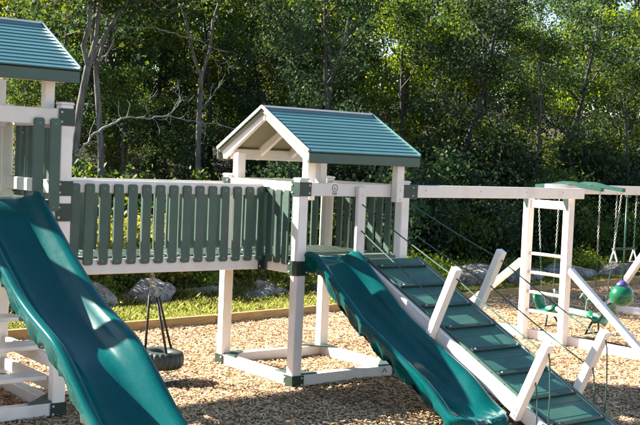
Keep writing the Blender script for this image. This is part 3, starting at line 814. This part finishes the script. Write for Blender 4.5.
def make_tree(seed, H, r0, first, spread, material, leafsize=.13, forks=1, lean=(0, 0), per=46, nl=15, sp=.24):
    r = random.Random(seed); tubes = []; cents = []
    stems = []
    for f in range(forks):
        d = Vector((lean[0]+r.gauss(0, .03)+(f-(forks-1)/2)*.34, lean[1]+r.gauss(0, .05), 1))
        st = wander(r, (f*.1-(forks-1)*.05, 0, -.3), d, H, 11, .055, .02)
        stems.append(st); tubes.append((st, [r0*(1.25-.0*i if i == 0 else 1-.85*i/11) for i in range(12)]))
    for st in stems:
        for k in range(nl//forks+1):
            t = first+(1-first)*(k+.5)/(nl//forks+1); i = min(10, int(t*11)); a = st[i].lerp(st[i+1], t*11-i)
            az = k*2.399+r.uniform(-.4, .4); prof = math.sin(math.pi*min(1, .18+.80*(t-first)/(1-first)))
            Lb = spread*(.35+.75*prof)*r.uniform(.75, 1.15); el = r.uniform(.05, .55)+.3*t
            d = Vector((math.cos(az)*math.cos(el), math.sin(az)*math.cos(el), math.sin(el)))
            lb = wander(r, a, d, Lb, 6, .16, .02); rb = r0*.34*(1-.55*t)
            tubes.append((lb, [rb*(1-.8*j/6)+.006 for j in range(7)]))
            cents += [lb[-1]+Vector((r.gauss(0, .1), r.gauss(0, .1), .05))]
            for j in range(2, 7):
                for q in range(2):
                    d2 = (lb[j]-lb[j-1]).normalized() + Vector((r.gauss(0, .8), r.gauss(0, .8), r.gauss(0.1, .5)))
                    tw = wander(r, lb[j], d2, Lb*.34*r.uniform(.6, 1.2), 3, .2); tubes.append((tw, [rb*.35, rb*.25, rb*.18, .004]))
                    cents += [tw[3]]
    V, F = join_tubes(tubes, 6)
    tm = mesh_from('trunk', V, F, 'barkdark', True)
    cm = leaf_cloud([tuple(c) for c in cents], per, sp, leafsize, material)
    return tm, cm
protos = {
 'a': make_tree(21, 9.5, .16, .16, 2.3, 'leaf'),
 'b': make_tree(22, 10.5, .19, .24, 2.6, 'leafdark', .14),
 'c': make_tree(23, 8.0, .12, .10, 2.0, 'leafyellow', .12),
 'd': make_tree(24, 11.0, .17, .34, 2.4, 'leaf', .13, per=36),
 'e': make_tree(25, 7.0, .10, .05, 2.0, 'leafdark', .12, per=50),
}
def make_shrub(seed, H, spread, material, leafsize=.09, per=26):
    r = random.Random(seed); tubes = []; cents = []
    for k in range(11):
        az = k*2.4+r.uniform(-.3, .3); el = r.uniform(.7, 1.4)
        d = Vector((math.cos(az)*math.cos(el)*spread/H, math.sin(az)*math.cos(el)*spread/H, math.sin(el)))
        st = wander(r, (math.cos(az)*.06, math.sin(az)*.06, -.1), d, H*r.uniform(.65, 1.05), 6, .13)
        tubes.append((st, [.016*(1-.8*i/6)+.003 for i in range(7)]))
        for j in range(1, 7):
            for q in range(2):
                tw = wander(r, st[j], Vector((r.gauss(0, 1), r.gauss(0, 1), r.gauss(.2, .5))), spread*.4*r.uniform(.4, 1), 2, .2); tubes.append((tw, [.006, .004, .003])); cents += [tw[1], tw[2]]
    V, F = join_tubes(tubes, 5)
    return mesh_from('stems', V, F, 'bark', True), leaf_cloud([tuple(c) for c in cents], per, .16, leafsize, material)
shr = {
 's1': make_shrub(31, 1.7, .9, 'leaf', .10), 's2': make_shrub(32, 1.3, .9, 'leafgold', .085),
 's3': make_shrub(33, 2.2, 1.2, 'leafdark', .10), 's4': make_shrub(34, .8, .6, 'leafyellow', .07, 16),
}
def plant(name, protos_, key, x, y, s, rz, label, cat, group=None, names=('trunk', 'crown')):
    z = terrain(x, y) if y > 7 else .0
    mw = T(x, y, z, 0, 0, rz) @ Matrix.Scale(s, 4)
    t = new_obj(name, None, None, mw); tag(t, label, cat, group)
    for nm, me in zip(names, protos_[key]): new_obj(nm, me, t, mw)
    return t
TL = {'a': 'mid green leafy tree in the woods behind the playset', 'b': 'dark green spreading tree in the woods behind the playset',
      'c': 'yellow-green sunlit tree in the woods behind the playset', 'd': 'tall bare-stemmed tree with high leafy crown in the woods',
      'e': 'low dense dark tree branching from the ground in the woods'}
TG = {'a': 'mid green forest trees', 'b': 'dark forest trees', 'c': 'yellow-green forest trees', 'd': 'high-crowned forest trees', 'e': 'low dense forest trees'}
spots = []
def row(Y, px0, px1, step, keys, s0, s1, jy=1.0):
    px = px0
    while px < px1:
        y = Y+R.uniform(-jy, jy); x = ground_x(px, y); spots.append((R.choice(keys), x, y, R.uniform(s0, s1), R.uniform(0, 6.28))); px += step*R.uniform(.75, 1.25)
row(10.8, 330, 720, 92, 'eba', .55, .72); row(14.3, 20, 320, 52, 'acea', .38, .50, .8)
row(16.8, 30, 320, 50, 'abe', .5, .72); row(13.5, 320, 720, 78, 'aebb', .58, .78)
row(17.5, 320, 740, 70, 'abcd', .72, .95, 1.3); row(19.5, 0, 320, 44, 'acba', .62, .80, 1.3)
row(23, 300, 740, 58, 'abbe', .85, 1.05, 1.5); row(23, -30, 300, 48, 'acb', .70, .92, 1.5)
row(30, 330, 740, 52, 'baeb', .95, 1.2, 2); row(30, -30, 330, 46, 'aeb', .75, 1.0, 2)
row(38, 300, 760, 50, 'eba', 1.0, 1.3, 2); row(38, -20, 300, 50, 'eb', .7, 1.0, 2)
spots += [('c', ground_x(622, 13.5), 13.5, .98, 1.0), ('c', ground_x(560, 15), 15, .9, .4), ('c', ground_x(330, 17), 17, .9, 2.2), ('c', ground_x(470, 12.5), 12.5, .62, 2.0), ('c', ground_x(265, 19), 19, .8, 3.0), ('c', ground_x(120, 18), 18, .85, 4.0), ('c', ground_x(395, 15), 15, .8, 5.0)]
for k, x, y, s, rz in spots: plant('forest_tree', protos, k, x, y, s, rz, TL[k], 'tree', TG[k])
# forked grey tree by the tall tower roof, with long dead branches
def px_pt(px, py, Y):
    d = fwd + rgt*((px-320)/FPX) - up*((py-212.5)/FPX); return CAM + d*((Y-CAM.y)/d.y)
def limb(parent, P, Y, r0, r1, name='dead_branch', dy=.02):
    """a crooked bare limb with side twigs, through the given points"""
    c = [px_pt(a, b, Y+i*dy) for i, (a, b) in enumerate(P)]; c = [c[0]*2-c[1]] + c + [c[-1]*2-c[-2]]; pts = []
    r = random.Random(int(P[0][0]*7+P[0][1])); m = 5
    for i in range(1, len(c)-2):
        for k in range(m):
            t = k/m; a, b, d, e = c[i-1], c[i], c[i+1], c[i+2]
            p = .5*((2*b)+(d-a)*t+(2*a-5*b+4*d-e)*t*t+(3*b-a-3*d+e)*t**3)
            pts.append(p+Vector((r.gauss(0, .012), r.gauss(0, .02), r.gauss(0, .014))))
    pts.append(c[-2]); n = len(pts); rad = [(r0+(r1-r0)*i/(n-1))*r.uniform(.85, 1.12) for i in range(n)]; tubes = [(pts, rad)]
    for i in range(4, n-1, 2):
        d = (pts[i]-pts[i-1]).normalized() + Vector((r.gauss(0, .7), r.gauss(0, .7), r.gauss(.1, .8)))
        tw = wander(r, pts[i], d, r.uniform(.15, .55), 5, .28); tubes.append((tw, [min(rad[i]*.45, .010), .006, .005, .004, .003, .002]))
        if r.random() < .6: t2_ = wander(r, tw[3], d+Vector((r.gauss(0, 1), r.gauss(0, 1), r.gauss(0, 1))), .22, 3, .3); tubes.append((t2_, [.004, .003, .003, .002]))
    V, F = join_tubes(tubes, 6); return new_obj(name, mesh_from(name, V, F, 'deadwood', True), parent)
def stem_tree(label, Y, trunk, limbs, branches, r0, material, seed, high):
    base = px_pt(trunk[0][0], trunk[0][1], Y); t = thing('forked_tree', (base.x, Y, terrain(base.x, Y)), label, 'tree')
    r = random.Random(seed); tubes = []; cents = []
    pts = [Vector((base.x, Y, terrain(base.x, Y)-.2))] + [px_pt(a, b, Y) for a, b in trunk]
    tubes.append((pts, [r0*1.35] + [r0*(1.1-.35*i/len(trunk)) for i in range(len(trunk))]))
    for q, P in enumerate(limbs):
        lp = [px_pt(a, b, Y+(q-1)*.22*i/len(P)) for i, (a, b) in enumerate(P)]
        d = (lp[-1]-lp[-2]).normalized(); lp += wander(r, lp[-1], d, high, 7, .08, .03)[1:]; n = len(lp)
        tubes.append((lp, [r0*.62*(1-.88*i/(n-1)) for i in range(n)]))
        for i in range(len(P)-1, n):
            for k in range(3):
                tw = wander(r, lp[i], Vector((r.gauss(0, 1), r.gauss(0, 1), r.gauss(.25, .4))), r.uniform(.6, 1.5), 4, .2); tubes.append((tw, [.022, .016, .011, .007, .004])); cents += tw[2:]
    V, F = join_tubes(tubes, 8); new_obj('trunk', mesh_from('trunk', V, F, 'bark', True), t)
    new_obj('crown', leaf_cloud([tuple(c) for c in cents], 24, .26, .12, material), t)
    for P, a, b in branches: limb(t, P, Y-.08, a*.58, b*.7)
    return t
stem_tree('grey forked tree with bare trunk and long dead branches beside the tall tower roof', 11.5,
    [(72, 214), (73, 180), (76, 140), (80, 106), (88, 66)],
    [[(88, 66), (83, 46), (89, 26), (90, 0)], [(88, 66), (96, 38), (100, 0)], [(88, 68), (95, 52), (108, 30), (128, 0)]],
    [([(75, 160), (84, 146), (95, 134), (112, 124), (128, 117), (148, 119), (168, 116), (190, 121), (215, 124), (238, 130)], .05, .012),
     ([(166, 116), (174, 110), (180, 101), (178, 93)], .02, .006), ([(118, 28), (140, 27), (165, 30), (190, 38), (212, 47), (224, 58), (234, 72)], .03, .006),
     ([(205, 44), (213, 58), (222, 70)], .012, .005), ([(150, 119), (146, 104), (154, 90)], .014, .005), ([(96, 62), (108, 52), (118, 28)], .034, .028)], .088, 'leaf', 51, 1.6)
stem_tree('dark straight-trunked tree standing close behind the grey forked one', 12.6, [(101, 205), (101, 150), (98, 100), (96, 70)], [[(96, 70), (92, 40), (95, 0)], [(96, 70), (104, 40), (112, 0)]], [], .07, 'leafdark', 52, 1.5)
stem_tree('slim pale tree forking above the bridge railing', 13.0, [(198, 205), (198, 160), (199, 120), (201, 78)], [[(201, 78), (192, 50), (186, 20), (180, 0)], [(201, 78), (210, 50), (213, 20), (220, 0)]], [([(199, 112), (212, 96), (222, 80)], .02, .006)], .068, 'leaf', 53, 1.6)
stem_tree('thin leaning tree behind the short tower roof', 14.0, [(325, 205), (330, 150), (327, 110), (334, 70)], [[(334, 70), (345, 40), (352, 0)], [(334, 70), (326, 40), (318, 0)]], [], .075, 'leafyellow', 54, 2.0)
SL = {'s1': 'mid green leafy shrub growing along the woodland edge', 's2': 'yellow-green sunlit shrub growing along the woodland edge', 's3': 'tall dark shrub growing along the woodland edge', 's4': 'small pale weedy plant among the boulders'}
SG = {'s1': 'mid green edge shrubs', 's2': 'yellow-green edge shrubs', 's3': 'tall dark edge shrubs', 's4': 'weeds among the boulders'}
def shrub(k, px, Y, s):
    plant('weed' if k == 's4' else 'shrub', shr, k, ground_x(px, Y), Y, s, R.uniform(0, 6.28), SL[k], 'plant' if k == 's4' else 'shrub', SG[k], ('stems', 'leaves'))
px = -10
while px < 700:
    if px > 250: shrub(R.choice(['s1', 's3', 's3']), px, R.uniform(7.9, 8.8), R.uniform(.75, 1.05))
    px += R.uniform(28, 44)
px = -10
while px < 700:
    shrub(R.choice(['s1', 's3'] if px > 300 else ['s1', 's1', 's3']), px, R.uniform(9.5, 10.8), R.uniform(1.0, 1.5) if px > 300 else R.uniform(.7, 1.15)); px += R.uniform(30, 48)
px = 40
while px < 230: shrub('s2', px, R.uniform(7.1, 7.7), R.uniform(.70, .95)); px += R.uniform(9, 14)
for px, Y, s in ((412, 5.6, .9), (425, 5.5, .7), (405, 6.0, 1.0), (140, 6.6, .6), (270, 6.7, .6), (515, 6.6, .6), (590, 6.8, .7), (345, 6.6, .7), (100, 6.4, .5), (210, 6.5, .7), (470, 6.5, .6), (300, 6.3, .6), (440, 6.4, .7), (555, 6.6, .6)): shrub('s4', px, Y, s)
